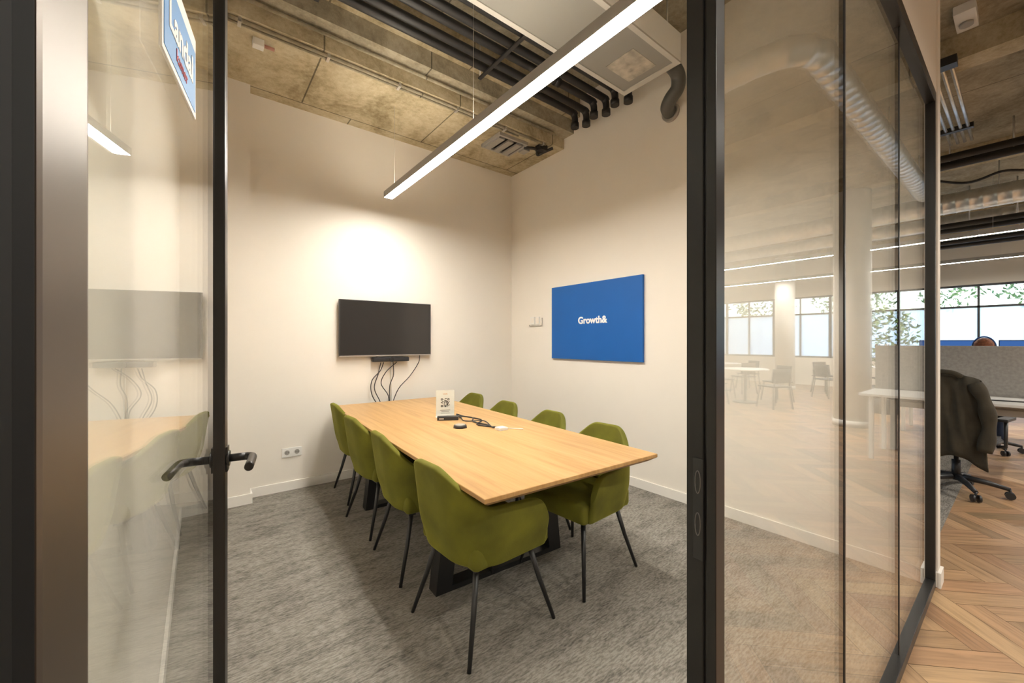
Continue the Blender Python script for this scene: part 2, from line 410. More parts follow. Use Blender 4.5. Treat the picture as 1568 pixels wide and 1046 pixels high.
# ------------------------------------------------------------------ upholstered armchairs
def smooth(t): t = max(0, min(1, t)); return t*t*(3-2*t)
def chair_meshes():
    hw, yb, yf, rc = .275, -.265, .20, .19
    path = []
    na = 7
    for i in range(na): path.append((-hw, yf + (yb+rc-yf)*i/na))
    for i in range(9):
        a = math.pi + (math.pi/2)*i/8; path.append((-hw+rc+rc*math.cos(a), yb+rc+rc*math.sin(a)))
    left = path[:]
    mid = [(-hw+rc+(hw-rc)*2*k/6, yb) for k in range(1,6)]
    path = left + mid + [(-x,y) for x,y in reversed(left)]
    n = len(path)
    cum = [0]
    for a, b in zip(path, path[1:]): cum.append(cum[-1]+math.dist(a,b))
    tot = cum[-1]
    bm = bmesh.new(); rows = []
    levels = [-2,-1,0,.06,.16,.30,.45,.6,.75,.88,.96,1.0]
    for lv in levels:
        row = []
        for (x,y), s in zip(path, cum):
            e = min(s, tot-s)
            backness = smooth((e-.34)/.24)
            tip = math.sqrt(max(0, 1-(1-min(e,.09)/.09)**2))
            top = (.50+.125*tip) + .02*smooth(e/.3) + (.812-.645)*backness
            if lv == -2: k, z = .45, .372
            elif lv == -1: k, z = .78, .372
            else:
                z = .385+(top-.385)*lv
                k = .90+.10*smooth((z-.37)/.16)
            px, py = x*k, (y+.0)*k if y < 0 else y*(.9+.1*k)
            if z > .45:
                q = (z-.45)/.35
                py -= .055*q*backness*(1 if y < -.02 else .4)
                px *= 1+.02*q*(1-backness)
            row.append(bm.verts.new((px,py,z)))
        rows.append(row)
    for a, b in zip(rows, rows[1:]):
        for k in range(n-1): bm.faces.new((a[k],a[k+1],b[k+1],b[k])).smooth = True
    bmesh.ops.recalc_face_normals(bm, faces=bm.faces[:])
    sh = bpy.data.meshes.new('shell'); bm.to_mesh(sh); bm.free(); sh.materials.append(M_green)
    bm = bmesh.new(); bm_box(bm, (-.232,-.21,.375), (.232,.235,.48))
    bmesh.ops.bevel(bm, geom=bm.edges[:], offset=.035, segments=4, profile=.6, affect='EDGES')
    for v in bm.verts:
        if v.co.z > .44: v.co.z += .018*math.cos(v.co.x/.232*1.4)*math.cos(v.co.y/.235*1.3)
    se = finish(bm, 'seat'); se.materials.append(M_green)
    for p in se.polygons: p.use_smooth = True
    bm = bmesh.new()
    for sx in (-1,1):
        for sy in (-1,1):
            bm_tube(bm, [(sx*.165,sy*.155,.374),(sx*.20,sy*.195,.20),(sx*.245,sy*.25,.004)], [.014,.012,.009], 12)
    bm_box(bm, (-.19,-.18,.358), (.19,-.14,.372)); bm_box(bm, (-.19,.14,.358), (.19,.18,.372))
    lg = finish(bm, 'legs'); lg.materials.append(M_black)
    return sh, se, lg
SH, SE, LG = chair_meshes()
def chair(x, y, rz):
    e = empty('dining_armchair', (x,y,0), rz)
    s = add('shell', SH, None, e)
    so = s.modifiers.new('sol','SOLIDIFY'); so.thickness = .036; so.offset = -1
    ss = s.modifiers.new('sub','SUBSURF'); ss.levels = 1; ss.render_levels = 2
    add('seat', SE, None, e); add('legs', LG, None, e)
for x, y, a in ((1.10,1.65,-90+3),(1.13,2.34,-90-3),(1.15,2.98,-90+2),(1.22,3.66,-90-2)): chair(x, y, a)
for x, y, a in ((1.80,1.67,90+4),(1.86,2.27,90-3),(1.89,2.87,90),(1.96,3.50,90+3)): chair(x, y, a)

# ------------------------------------------------------------------ things on the table
cs = empty('table_sign_holder', (1.55,2.86,.75), -24)
box('acrylic_back', (-.072,-.002,.004), (.072,.002,.212), M_paper, cs)
box('acrylic_front', (-.074,-.006,.003), (.074,-.003,.214), M_glass, cs)
box('foot', (-.074,-.035,0), (.074,.03,.004), M_whitep, cs)
bm = bmesh.new(); q = .0052
for i in range(13):
    for j in range(13):
        corner = (i < 4 and j < 4) or (i > 8 and j > 8) or (i < 4 and j > 8)
        on = random.random() < .5
        if corner:
            ii = i if i < 4 else 12-i; jj = j if j < 4 else 12-j; on = not (ii == 3 or jj == 3) and not (ii == 1 and jj == 1)
        if on: bm_box(bm, (-.034+i*q,-.0028,.078+j*q), (-.034+(i+1)*q,-.0022,.078+(j+1)*q))
add('qr_pattern', finish(bm,'qr'), M_blackpl, cs)
text('heading', 'WiFi', .03, mat('orange_print', (.7,.3,.05), .6), cs, (0,-.0024,.180), (R(90),0,0), .0002, width=.035)
boxes('caption_lines', [((-.04,-.0028,.05),(.04,-.0022,.055)), ((-.03,-.0028,.038),(.03,-.0022,.042)), ((-.035,-.0028,.026),(.035,-.0022,.030))], M_grey, cs)
hb = empty('conference_cable_hub', (1.52,2.72,.75), -30)
box('body', (-.10,-.03,0), (.06,.03,.028), M_blackpl, hb, .005)
box('side_port', (-.085,-.0315,.009), (-.05,-.03,.019), M_alu, hb)
pk = empty('table_speaker_puck', (1.434,2.43,.75))
cylz('base', 0,0,0,.018,.048, M_blackpl, pk, 32, .044); cylz('top_cap', 0,0,.018,.023,.036, M_grey, pk, 32, .034)
cb = empty('table_cables', (0,0,.75))
tubes('cable_bundle', [(spline([(1.60,2.70,.012),(1.64,2.78,.006),(1.68,2.66,.006),(1.60,2.52,.008),(1.62,2.36,.006),(1.60,2.26,.006)]),.005),
     (spline([(1.59,2.71,.015),(1.62,2.80,.02),(1.66,2.76,.006),(1.69,2.55,.006),(1.57,2.42,.006),(1.64,2.24,.006)]),.005),
     (spline([(1.59,2.68,.02),(1.57,2.62,.006),(1.59,2.56,.006),(1.66,2.47,.014),(1.61,2.30,.006)]),.004)], M_blackpl, cb, 8)
box('plug_adapter', (1.585,2.165,0), (1.65,2.225,.02), M_whitep, cb, .004)
tubes('white_lead', [(spline([(1.65,2.19,.01),(1.69,2.17,.005),(1.72,2.14,.004),(1.74,2.11,.004)]),.003)], M_whitep, cb, 8)

# ------------------------------------------------------------------ TV, camera, cables, socket
tv = empty('wall_television', (1.54,YB,1.482))
box('bezel', (-.48,-.062,-.278), (.48,-.032,.278), M_blackpl, tv, .004)
box('screen', (-.472,-.0632,-.262), (.472,-.0615,.270), M_screen, tv)
box('silver_chin', (-.48,-.064,-.280), (.48,-.060,-.270), M_alu, tv)
box('rear_housing', (-.34,-.034,-.22), (.34,-.012,.16), M_blackpl, tv)
box('wall_bracket', (-.2,-.013,-.15), (.2,0,.12), M_black, tv)
vc = empty('video_conference_bar', (1.57,YB-.05,1.165))
box('bar_body', (-.19,-.035,-.022), (.19,.035,.022), M_blackpl, vc, .012, 3)
tube('lens_barrel', [(0,-.035,0),(0,-.052,0)], .026, M_blackpl, vc, 24); tube('lens', [(0,-.052,0),(0,-.055,0)], .016, M_screen, vc, 24)
box('mount_arm', (-.03,.034,-.01), (.03,.05,.01), M_black, vc)
wc = empty('hanging_cables', (0,YB-.02,0))
tubes('cables', [(spline(p,8), .0045) for p in (
    [(1.47,-.02,1.134),(1.44,-.03,1.02),(1.40,-.03,.88),(1.46,-.02,.74),(1.52,-.02,.60)],
    [(1.50,-.02,1.134),(1.46,-.03,1.05),(1.37,-.04,.95),(1.38,-.03,.80),(1.50,-.02,.62)],
    [(1.60,-.02,1.134),(1.60,-.03,1.0),(1.56,-.03,.88),(1.57,-.02,.62)],
    [(1.90,-.02,1.20),(1.88,-.03,1.12),(1.78,-.03,.98),(1.66,-.03,.86),(1.60,-.02,.72),(1.58,-.02,.60)],
    [(1.64,-.02,1.134),(1.52,-.04,1.04),(1.47,-.03,.92),(1.55,-.02,.78),(1.55,-.02,.6)])], M_blackpl, wc, 8)
tubes('light_cable', [(spline([(1.585,-.01,1.134),(1.58,-.01,1.0),(1.59,-.01,.8),(1.585,-.01,.4)],6),.004)], M_whitep, wc, 8)
def socket(name, x, z, n):
    e = empty(name, (x,YB,z))
    box('plate', (-.04*n,-.010,-.041), (.04*n,0,.041), M_whitep, e, .003)
    for i in range(n):
        cx = -.04*n+.04+.08*i
        tube('socket_ring', [(cx,-.0095,0),(cx,-.013,0)], .027, M_whitep, e, 24)
        tube('socket_well', [(cx,-.0128,0),(cx,-.0134,0)], .021, M_grey, e, 24)
        boxes('pin_holes', [((cx-.011,-.0142,-.003),(cx-.006,-.0134,.003)), ((cx+.006,-.0142,-.003),(cx+.011,-.0142+.001,.003))], M_blackpl, e)
socket('wall_power_socket', .665, .345, 2)

# ------------------------------------------------------------------ right wall : blue sign, switches
sg = empty('blue_wall_sign', (XR,2.74,1.56))
box('panel', (-.030,-.595,-.40), (-.004,.595,.40), M_blue, sg, .002)
box('back_frame', (-.004,-.57,-.37), (0,.57,.37), M_whitep, sg)
text('lettering', 'Growth&', .11, M_lettr, sg, (-.0315,-.0,.008), (R(90),0,R(-90)), .0015, bold=.0035, width=.385)
sw = empty('wall_switches', (XR,3.64,1.60))
box('thermostat', (-.016,.012,-.045), (0,.085,.045), M_whitep, sw, .003)
box('thermostat_window', (-.0175,.022,-.03), (-.016,.075,.032), M_wall, sw)
box('switch_plate', (-.014,-.075,-.045), (0,-.002,.045), M_whitep, sw, .003)
box('switch_rocker', (-.019,-.066,-.035), (-.014,-.012,.035), M_wall, sw, .002)
tubes('bent_conduit', [(spline([(-.012,.11,-.05),(-.012,.10,-.062),(-.012,.05,-.062),(-.012,-.10,-.062),(-.012,-.12,-.04),(-.012,-.12,.03)],5),.005)], M_grey, sw, 8)

# ------------------------------------------------------------------ linear pendant lamp
def linear_lamp(name, p, ln, m_dn, m_up=None, hang=ZC-.001, rz=0, wd=.070, hh=.075):
    e = empty(name, p, rz)
    a = wd/2
    boxes('housing', [((-a,-ln/2,0),(-a+.004,ln/2,hh)), ((a-.004,-ln/2,0),(a,ln/2,hh)), ((-a+.004,-ln/2,hh-.03),(a-.004,ln/2,hh-.022)),
                      ((-a,-ln/2-.004,0),(a,-ln/2,hh)), ((-a,ln/2,0),(a,ln/2+.004,hh))], M_grey, e)
    box('diffuser', (-a+.004,-ln/2,.001), (a-.004,ln/2,.006), m_dn, e)
    if m_up: box('added_uplight_strip', (-a+.01,-ln/2+.02,hh-.021), (a-.01,ln/2-.02,hh-.016), m_up, e)
    n = max(2, int(ln/1.4)+1)
    tubes('suspension_wires', [([(0,-ln/2+.15+(ln-.3)*i/(n-1),hh-.02),(0,-ln/2+.15+(ln-.3)*i/(n-1),hang-p[2])],.0012) for i in range(n)], M_alu, e, 6)
linear_lamp('linear_pendant_lamp', (1.40,2.205,2.695), 2.97, M_lamp, M_upfill, wd=.084, hh=.055)

# ------------------------------------------------------------------ ceiling services in the meeting room
pp = empty('black_ceiling_pipes', (0,0,0))
lst = []
for i in range(6):
    y = 2.22+.125*i; x1 = 3.06-.03*(i%2); z = 3.66+(.02 if i%2 else 0)
    lst.append((spline([(XL+.02,y,z),(1.5,y,z),(x1-.14,y,z),(x1-.03,y,z-.01),(x1,y,z-.05),(x1,y,z-.13)],6), .032))
tubes('pipe_runs', lst, M_blackp, pp, 14)
for i in range(6):
    y = 2.22+.125*i; x1 = 3.06-.03*(i%2); z = 3.66+(.02 if i%2 else 0)
    tube('end_collar', [(x1,y,z-.10),(x1,y,z-.15)], .041, M_blackp, pp, 14)
    tube('coupling', [(2.5-.1*(i%3),y,z),(2.56-.1*(i%3),y,z)], .039, M_blackp, pp, 14)
boxes('hanger_rails', [((x,2.15,3.62),(x+.03,2.92,3.632)) for x in (.6,1.9)], M_blackp, pp)
tubes('hanger_rods', [([(x+.015,y,3.625),(x+.015,y,ZC)],.005) for x in (.6,1.9) for y in (2.16,2.91)], M_alu, pp, 8)
tube('water_pipe', [(XL,2.12,3.80),(XR,2.12,3.80)], .022, M_alu)
cd = empty('ceiling_conduits', (0,0,0))
tubes('conduit_runs', [([(XL,3.12,3.575),(3.0,3.12,3.575)],.014), ([(XL,3.20,3.475),(2.95,3.20,3.475)],.013), ([(XL,3.235,3.472),(2.6,3.235,3.472)],.009)], M_conc2, cd, 10)
boxes('saddles', [((x,3.185,3.458),(x+.02,3.25,3.49)) for x in (.2,.75,1.3,1.85,2.4,2.9)], M_alu, cd)
tubes('black_tail', [(spline([(2.78,3.36,3.455),(2.9,3.30,3.45),(2.96,3.34,3.42),(3.0,3.28,3.44),(3.06,3.2,3.47)],6),.016)], M_blackp, cd, 10)
boxes('junction_box', [((2.90,3.22,3.43),(3.0,3.31,3.488))], M_blackp, cd, .004)
vg = empty('ceiling_vent_grille', (2.60,3.47,ZS), 0)
bm = bmesh.new()
for lo, hi in (((-.19,-.17,-.035),(.19,-.145,0)),((-.19,.145,-.035),(.19,.17,0)),((-.19,-.145,-.035),(-.165,.145,0)),((.165,-.145,-.035),(.19,.145,0))): bm_box(bm, lo, hi)
bmesh.ops.bevel(bm, geom=bm.edges[:], offset=.003, segments=1, affect='EDGES')
add('frame', finish(bm,'fr'), M_grey, vg)
boxes('louvres', [((-.165+.115*i,-.13,-.045),(-.165+.07+.115*i,.13,-.028)) for i in range(3)], M_grey, vg)
box('dark_plenum', (-.165,-.145,-.012), (.165,.145,-.002), M_blackp, vg)
box('sensor_block', (.19,-.10,-.05), (.27,0.0,0), M_grey, vg, .004)
sb = empty('smoke_detector', (.33,3.36,ZS))
box('mount_box', (-.035,-.03,-.05), (.035,.03,0), M_whitep, sb, .006); tube('side_stub', [(.035,0,-.025),(.10,0,-.025)], .012, mat('pinkish_stub', (.5,.25,.2), .5), sb, 12)

ac = empty('fan_coil_unit', (0,0,0))
AX0, AX1, AY0, AY1, AZ = .55, 2.80, 1.57, 2.07, 3.40
box('casing', (AX0,AY0,AZ+.012), (AX1,AY1,AZ+.22), M_whitep, ac, .006)
boxes('bottom_frame', [((AX0,AY0,AZ),(AX1,AY0+.035,AZ+.014)), ((AX0,AY1-.035,AZ),(AX1,AY1,AZ+.014)), ((AX0,AY0+.035,AZ),(AX0+.05,AY1-.035,AZ+.014)),
                       ((AX1-.05,AY0+.035,AZ),(AX1,AY1-.035,AZ+.014)), ((2.02,AY0+.035,AZ),(2.08,AY1-.035,AZ+.014))], M_unit, ac)
box('perforated_panel', (AX0+.05,AY0+.035,AZ+.006), (2.02,AY1-.035,AZ+.012), M_perf, ac)
box('access_panel', (2.08,AY0+.035,AZ+.006), (AX1-.05,AY1-.035,AZ+.012), M_perf, ac)
box('rating_label', (2.40,AY0+.13,AZ+.003), (2.68,AY1-.13,AZ+.006), mat('label', (.42,.38,.32),.5, var=.35, scale=14), ac)
tubes('hanger_rods', [([(x,y,AZ+.21),(x,y,ZC)],.006) for x in (.7,2.7) for y in (AY0+.05,AY1-.05)], M_alu, ac, 8)
tube('elbow_duct', spline([(AX1-.01,1.72,AZ+.12),(2.93,1.72,AZ+.12),(3.02,1.72,AZ+.08),(3.05,1.74,AZ-.0),(3.05,1.80,AZ-.06),(3.10,1.86,AZ-.09),(XR-.001,1.88,AZ-.09)],6), .055, mat('dark_insulation',(.10,.098,.09),.4,.3), ac, 18)
tube('flange', [(XR-.03,1.88,AZ-.09),(XR-.001,1.88,AZ-.09)], .075, M_grey, ac, 20)

# ------------------------------------------------------------------ open-plan office
X0 = 15.0
wall_parts = [((X0,-9,0),(X0+.2,6,.85)), ((X0,-9,2.75),(X0+.2,6,ZC))]
ys = [-9+1.5*i for i in range(11)]
boxes('wall_office_east', wall_parts, M_wall)
for i, y in enumerate(ys[:-1]):
    e = empty('window_%d' % (i+1), (X0,y,0))
    boxes('frame', [((0,0,.85),(.07,.035,2.75)), ((0,1.465,.85),(.07,1.5,2.75)), ((0,.72,.90),(.07,.76,2.70)), ((0,.035,.85),(.07,1.465,.90)), ((0,.035,2.70),(.07,1.465,2.75)), ((0,.035,2.18),(.07,1.465,2.23))], M_black, e)
    box('frosted_pane', (.03,.035,.90), (.035,1.465,2.18), M_frost, e)
    box('clear_pane', (.03,.035,2.23), (.035,1.465,2.70), M_glass, e)
def foliage(name, x, y, z, r, n, seed):
    rd = random.Random(seed); bm = bmesh.new()
    for _ in range(n):
        v = Vector((rd.gauss(0,1), rd.gauss(0,1), rd.gauss(0,1))).normalized()*rd.uniform(.55,1)
        c = Vector((x+v.x*r[0], y+v.y*r[1], z+v.z*r[2])); s = .06*rd.uniform(.7,1.5)*max(.45, min(1,r[0]))
        a = Vector((rd.uniform(-1,1),rd.uniform(-1,1),rd.uniform(-1,1))).normalized(); b = a.cross(Vector((rd.uniform(-1,1),rd.uniform(-1,1),rd.uniform(-1,1)))).normalized()
        vs = [bm.verts.new(c+a*s*1.6), bm.verts.new(c+b*s*.6), bm.verts.new(c-a*s*1.6), bm.verts.new(c-b*s*.6)]
        bm.faces.new(vs)
    return bm
for i, y in enumerate((-7.5,-4.0,-.6,2.4)):
    t = empty('garden_tree', (22,y,0))
    bm = foliage('c', 0, 0, 3.1, (1.0,1.5,.8), 420, i)
    add('canopy', finish(bm,'canopy'), M_leaf, t); cylz('trunk', 0,0,-.3,2.6,.07, M_oakdark, t, 10, .04)
box('ground_outside', (15.2,-14,-.4), (40,12,-.3), mat('paving', (.4,.39,.36), .9))

for i, (x, y, ln) in enumerate(((9.7,-1.2,9.5),(12.7,-1.2,9.5),(-1.6,-4.2,7.0))):  # last row is unseen, added behind the camera to light the corridor
    linear_lamp('office_linear_lamp', (x,y,3.02), ln, M_olamp)
for x in (5.2, 8.2, 11.6, 14.0):
    box('trim_office_beam', (x-.12,-9,3.74), (x+.12,6 if x > 3.4 else .3,ZC), M_conc)
def added_spots(name, x0, x1, y, n, en):  # unseen spots with housings, added to brighten the corridor floor and office
    e = empty(name, (0,0,0))
    box('added_spot_rail', (x0,y-.018,3.62), (x1,y+.018,3.655), M_whitep, e)
    tubes('rods', [([(x,y,3.655),(x,y,ZC)],.005) for x in (x0+.1,x1-.1)], M_alu, e, 8)
    for i in range(n):
        x = x0+(x1-x0)*(i+.5)/n
        tube('added_spot_can', [(x,y,3.62),(x,y,3.60),(x,y,3.599),(x,y,3.47)], [.012,.012,.045,.045], M_whitep, e, 20)
        la = bpy.data.lights.new('added_spot_light', 'SPOT'); la.energy = en; la.spot_size = R(150); la.spot_blend = .8; la.shadow_soft_size = .04; la.color = (1,.94,.84)
        lo = bpy.data.objects.new('added_spot_light', la); COL.objects.link(lo); lo.location = (x,y,3.46); lo.parent = e
added_spots('added_spot_track', .4, 4.8, -1.5, 3, 65)
added_spots('added_spot_track', 5.6, 8.0, -3.2, 2, 190)
for x, y in ((8.3,-1.08),(8.3,-6.5),(13.2,-3.6)):
    c = empty('round_column', (x,y,0)); cylz('shaft', 0,0,0.0,3.74,.24, M_column, c, 40); cylz('collar', 0,0,0,.10,.25, M_white, c, 40)
oc = empty('office_conduits', (0,0,0))
tubes('runs', [([(4.95,.40+.055*i,3.70),(7.1,.40+.055*i,3.70)],.014) for i in range(4)], M_alu, oc, 10)
boxes('clamp', [((4.93,.36,3.66),(5.03,.62,3.73)), ((6.6,.36,3.68),(6.66,.62,3.73))], M_blackp, oc)
def tray(x0, z, n):
    ot = empty('office_pipe_rack', (0,0,0))
    tubes('black_pipes', [([(x0+.13*i,.0,z-.06*(i%2)),(x0+.13*i,5.5,z-.06*(i%2))],.045) for i in range(n)], M_blackp, ot, 12)
    tubes('hangers', [([(x0+.15,y,z),(x0+.15,y,ZC)],.008) for y in (.1,.6,2.5)], M_alu, ot, 8)
tray(7.25, 3.60, 3); tray(10.0, 3.30, 2); tray(12.0, 3.35, 3)
def spiral_duct(name, pts, r):
    P = [Vector(p) for p in pts]; out = []; rr = []
    for a, b in zip(P, P[1:]):
        L = (b-a).length; n = max(1, int(L/.13)); d = (b-a).normalized()
        for k in range(n):
            c = a+(b-a)*k/n
            for dd, dr in ((0,0),(.010,.007),(.020,0)): out.append(c+d*dd); rr.append(r+dr)
    out.append(P[-1]); rr.append(r)
    bm = bmesh.new(); bm_tube(bm, out, rr, 22)
    e = empty(name, (0,0,0)); add('duct_body', finish(bm,'duct'), M_alu, e)
    a, b = P[-2], P[-1]
    tubes('hangers', [([(a+(b-a)*t), Vector(((a+(b-a)*t).x,(a+(b-a)*t).y,ZC))],.006) for t in (.1,.5,.9)], M_alu, e, 8)
spiral_duct('ventilation_duct', [(8.9,-5,3.42),(8.9,5.5,3.42)], .15)
spiral_duct('ventilation_duct', [(10.7,-8,3.50),(10.7,5.5,3.50)], .12)
spiral_duct('ventilation_duct', [(3.40,-5,3.50),(3.40,-.62,3.50),(3.44,-.45,3.50),(3.52,-.35,3.50),(3.66,-.30,3.50),(8.4,-.27,3.50)], .10)
spiral_duct('ventilation_duct', [(1.0,-2.3,3.66),(3.1,-2.3,3.66)], .12)
em = empty('ceiling_sensor', (4.78,.30,ZC))
box('body', (-.15,-.06,-.07), (.15,.06,0), M_whitep, em, .01); cylz('cap', .03,0,-.09,-.07,.04, M_grey, em, 20)
tubes('flex_cable', [(spline([(8.0,.9,3.62),(8.05,.5,3.46),(8.0,.2,3.50),(8.1,-.05,3.48),(8.05,-.05,3.7)],8),.016)], M_blackp, empty('loose_ceiling_cable'), 8)

def desk(name, x0, x1, y0, y1):
    e = empty(name, (0,0,0))
    box('desktop', (x0,y0,.725), (x1,y1,.75), M_whitep, e, .003)
    bs = []
    for y in (y0+.08, (y0+y1)/2, y1-.12):
        bs += [((x0+.05,y,0.003),(x0+.09,y+.04,.725)), ((x1-.09,y,0.003),(x1-.05,y+.04,.725)), ((x0+.09,y,.685),(x1-.09,y+.04,.725))]
    boxes('legs', bs, M_whitep, e)
    box('cable_tray', ((x0+x1)/2-.08,y0+.3,.60), ((x0+x1)/2+.08,y1-.3,.66), M_grey, e)
desk('office_desk', 6.05,6.85,-.55,2.2); desk('office_desk', 8.35,9.15,-.6,2.2); desk('office_desk', 11.0,11.8,-.6,3.0)
dv = empty('desk_divider_screen', (0,0,0))
box('felt_panel', (6.87,-.55,.62), (6.91,2.2,1.30), M_grey_f, dv, .012)
boxes('feet', [((6.83,y,0.003),(6.95,y+.05,.62)) for y in (-.4,.9,2.0)], M_grey, dv)
dv2 = empty('desk_divider_screen', (0,0,0))
box('felt_panel', (11.82,-.6,.62), (11.86,3.0,1.25), M_grey_f, dv2, .012); boxes('feet', [((11.80,y,.003),(11.88,y+.05,.62)) for y in (-.4,2.8)], M_grey, dv2)
nb = empty('notebook_stack', (6.45,.18,.75), 12)
box('notebook', (-.11,-.15,0), (.11,.15,.012), M_blackpl, nb, .002); box('paper_pad', (-.10,-.14,.012), (.09,.13,.020), M_paper, nb)
def monitor(x, y, rz):
    e = empty('computer_monitor', (x,y,.75), rz)
    box('shell', (-.31,.0,.24), (.31,.03,.62), M_blackpl, e, .006); box('display', (-.30,-.002,.255), (.30,.0005,.61), M_mon, e)
    box('neck', (-.025,.03,.02), (.025,.05,.36), M_grey, e); box('foot', (-.11,-.06,0), (.11,.12,.012), M_grey, e, .004)
monitor(8.75,.62,-90); monitor(8.75,-.06,-90); monitor(11.4,1.0,-90)

def office_chair(x, y, rz, jacket=False):
    e = empty('office_swivel_chair', (x,y,0), rz)
    ls = []
    for k in range(5):
        a = 2*math.pi*k/5+.3; c, s = math.cos(a), math.sin(a)
        ls.append(([(.04*c,.04*s,.13),(.18*c,.18*s,.115),(.31*c,.31*s,.085)], [.028,.022,.016]))
    tubes('star_base', ls, M_blackpl, e, 10)
    for k in range(5):
        a = 2*math.pi*k/5+.3; c, s = math.cos(a), math.sin(a)
        tubes('caster', [([(.31*c-.028*s*q,.31*s+.028*c*q,.034),(.31*c-.010*s*q,.31*s+.010*c*q,.034)],.030) for q in (-1,1)] + [([(.31*c,.31*s,.034),(.31*c,.31*s,.09)],.008)], M_blackpl, e, 14)
    tube('gas_lift', [(0,0,.10),(0,0,.28),(0,0,.281),(0,0,.42)], [.030,.030,.016,.016], M_blackpl, e, 16)
    box('mechanism', (-.10,-.13,.40), (.10,.10,.44), M_blackpl, e, .01)
    bm = bmesh.new(); bm_box(bm, (-.25,-.24,.44), (.25,.25,.51)); bmesh.ops.bevel(bm, geom=bm.edges[:], offset=.03, segments=3, affect='EDGES')
    add('seat_pad', finish(bm,'sp'), M_blackpl, e, smooth=True)
    bm = bmesh.new(); n = 10; g = [[None]*(n+1) for _ in range(n+1)]
    for i in range(n+1):
        for j in range(n+1):
            u = i/n*2-1; v = j/n
            wv = .225*(1-.18*v)*(1 if v < .85 else 1-.5*(v-.85)/.15*.4)
            g[i][j] = bm.verts.new((u*wv, -.25-.05*v+.05*u*u-.02*math.sin(v*3.1), .56+.46*v))
    for i in range(n):
        for j in range(n): bm.faces.new((g[i][j],g[i+1][j],g[i+1][j+1],g[i][j+1])).smooth = True
    o = add('backrest', finish(bm,'bk'), M_blackpl, e); so = o.modifiers.new('s','SOLIDIFY'); so.thickness = .035; so.offset = 0
    tube('back_spine', spline([(0,-.10,.42),(0,-.24,.43),(0,-.30,.52),(0,-.31,.75)],5), .02, M_blackpl, e, 10)
    for q in (-1,1):
        tube('armrest_post', [(q*.24,0,.45),(q*.29,0,.46),(q*.29,0,.68)], .014, M_blackpl, e, 10); box('armrest_pad', (q*.29-.035,-.12,.68), (q*.29+.035,.12,.705), M_blackpl, e, .01)
    return e
office_chair(5.42,.40,-100)
jk = empty('draped_jacket', (5.42,.40,0), -100)
bm = bmesh.new(); nu, nv = 28, 22; g = []
for i in range(nu+1):
    row = []
    for j in range(nv+1):
        u = i/nu*2-1; v = j/nv
        if v < .22:
            t = v/.22; yy = -.235+.02*u*u-.02*t; z = .80+.255*t
        elif v < .30:
            t = (v-.22)/.08; yy = -.255+.02*u*u-.09*t; z = 1.055+.02*math.sin(t*math.pi)
        else:
            t = (v-.30)/.70; yy = -.345+.04*u*u-.02*math.sin(t*2.5); z = 1.055-.70*t
        wv = .21+.05*max(0,(v-.3)/.7)
        wr = .014*math.sin(u*9+v*5)+.008*math.sin(u*17-v*11)
        row.append(bm.verts.new((u*wv, yy-wr*(1 if v > .25 else -.4), z-.04*abs(u)**3+(.03*math.sin(u*5) if v > .95 else 0))))
    g.append(row)
for i in range(nu):
    for j in range(nv): bm.faces.new((g[i][j],g[i+1][j],g[i+1][j+1],g[i][j+1])).smooth = True
o = add('body_panel', finish(bm,'jk'), M_jack, jk); so = o.modifiers.new('s','SOLIDIFY'); so.thickness = .012
tubes('sleeves', [(spline([(q*.19,-.33,1.0),(q*.25,-.35,.85),(q*.27,-.34,.65),(q*.25,-.36,.45)],6), [.045+.02*math.sin(k*.9)*.3 for k in range(19)]) for q in (-1,1)], M_jack, jk, 14)
tube('collar', spline([(-.12,-.34,1.05),(-.06,-.36,1.085),(.06,-.36,1.085),(.12,-.34,1.05)],5), .022, M_jack, jk, 10)
office_chair(7.72,.34,-90); office_chair(10.4,1.0,-90)

# seated person working at the next desk row (seen from behind)
ps = empty('seated_person', (7.78,.34,0), -90)   # local +y = facing direction
V = []; E = []; RR = []
def jv(p, r, par=None):
    V.append(p); RR.append(r)
    if par is not None: E.append((par, len(V)-1))
    return len(V)-1
pel = jv((0,-.02,.60), .15)
sp1 = jv((0,-.03,.75), .135, pel); ch = jv((0,-.02,.92), .15, sp1); ub = jv((0,-.01,1.02), .12, ch); nk = jv((0,.0,1.09), .055, ub); nk2 = jv((0,.01,1.16), .052, nk)
for q in (-1,1):
    sh = jv((q*.17,-.01,1.01), .062, ub); el = jv((q*.23,.06,.79), .046, sh); wr = jv((q*.16,.30,.79), .030, el)
    hip = jv((q*.10,.02,.58), .095, pel); kn = jv((q*.13,.42,.55), .065, hip); an = jv((q*.13,.40,.11), .042, kn); to = jv((q*.13,.55,.045), .036, an)
me = bpy.data.meshes.new('body'); me.from_pydata(V, E, []); me.materials.append(M_shirt)
bo = add('body', me, None, ps)
sk = bo.modifiers.new('skin','SKIN'); sl = me.skin_vertices[0].data
for i, r in enumerate(RR): sl[i].radius = (r*(1.15 if i in (ch,sp1,pel) else 1), r*(.8 if i in (ch,sp1) else 1))
sl[0].use_root = True
sk.use_smooth_shade = True; bo.modifiers.new('sub','SUBSURF').levels = 2
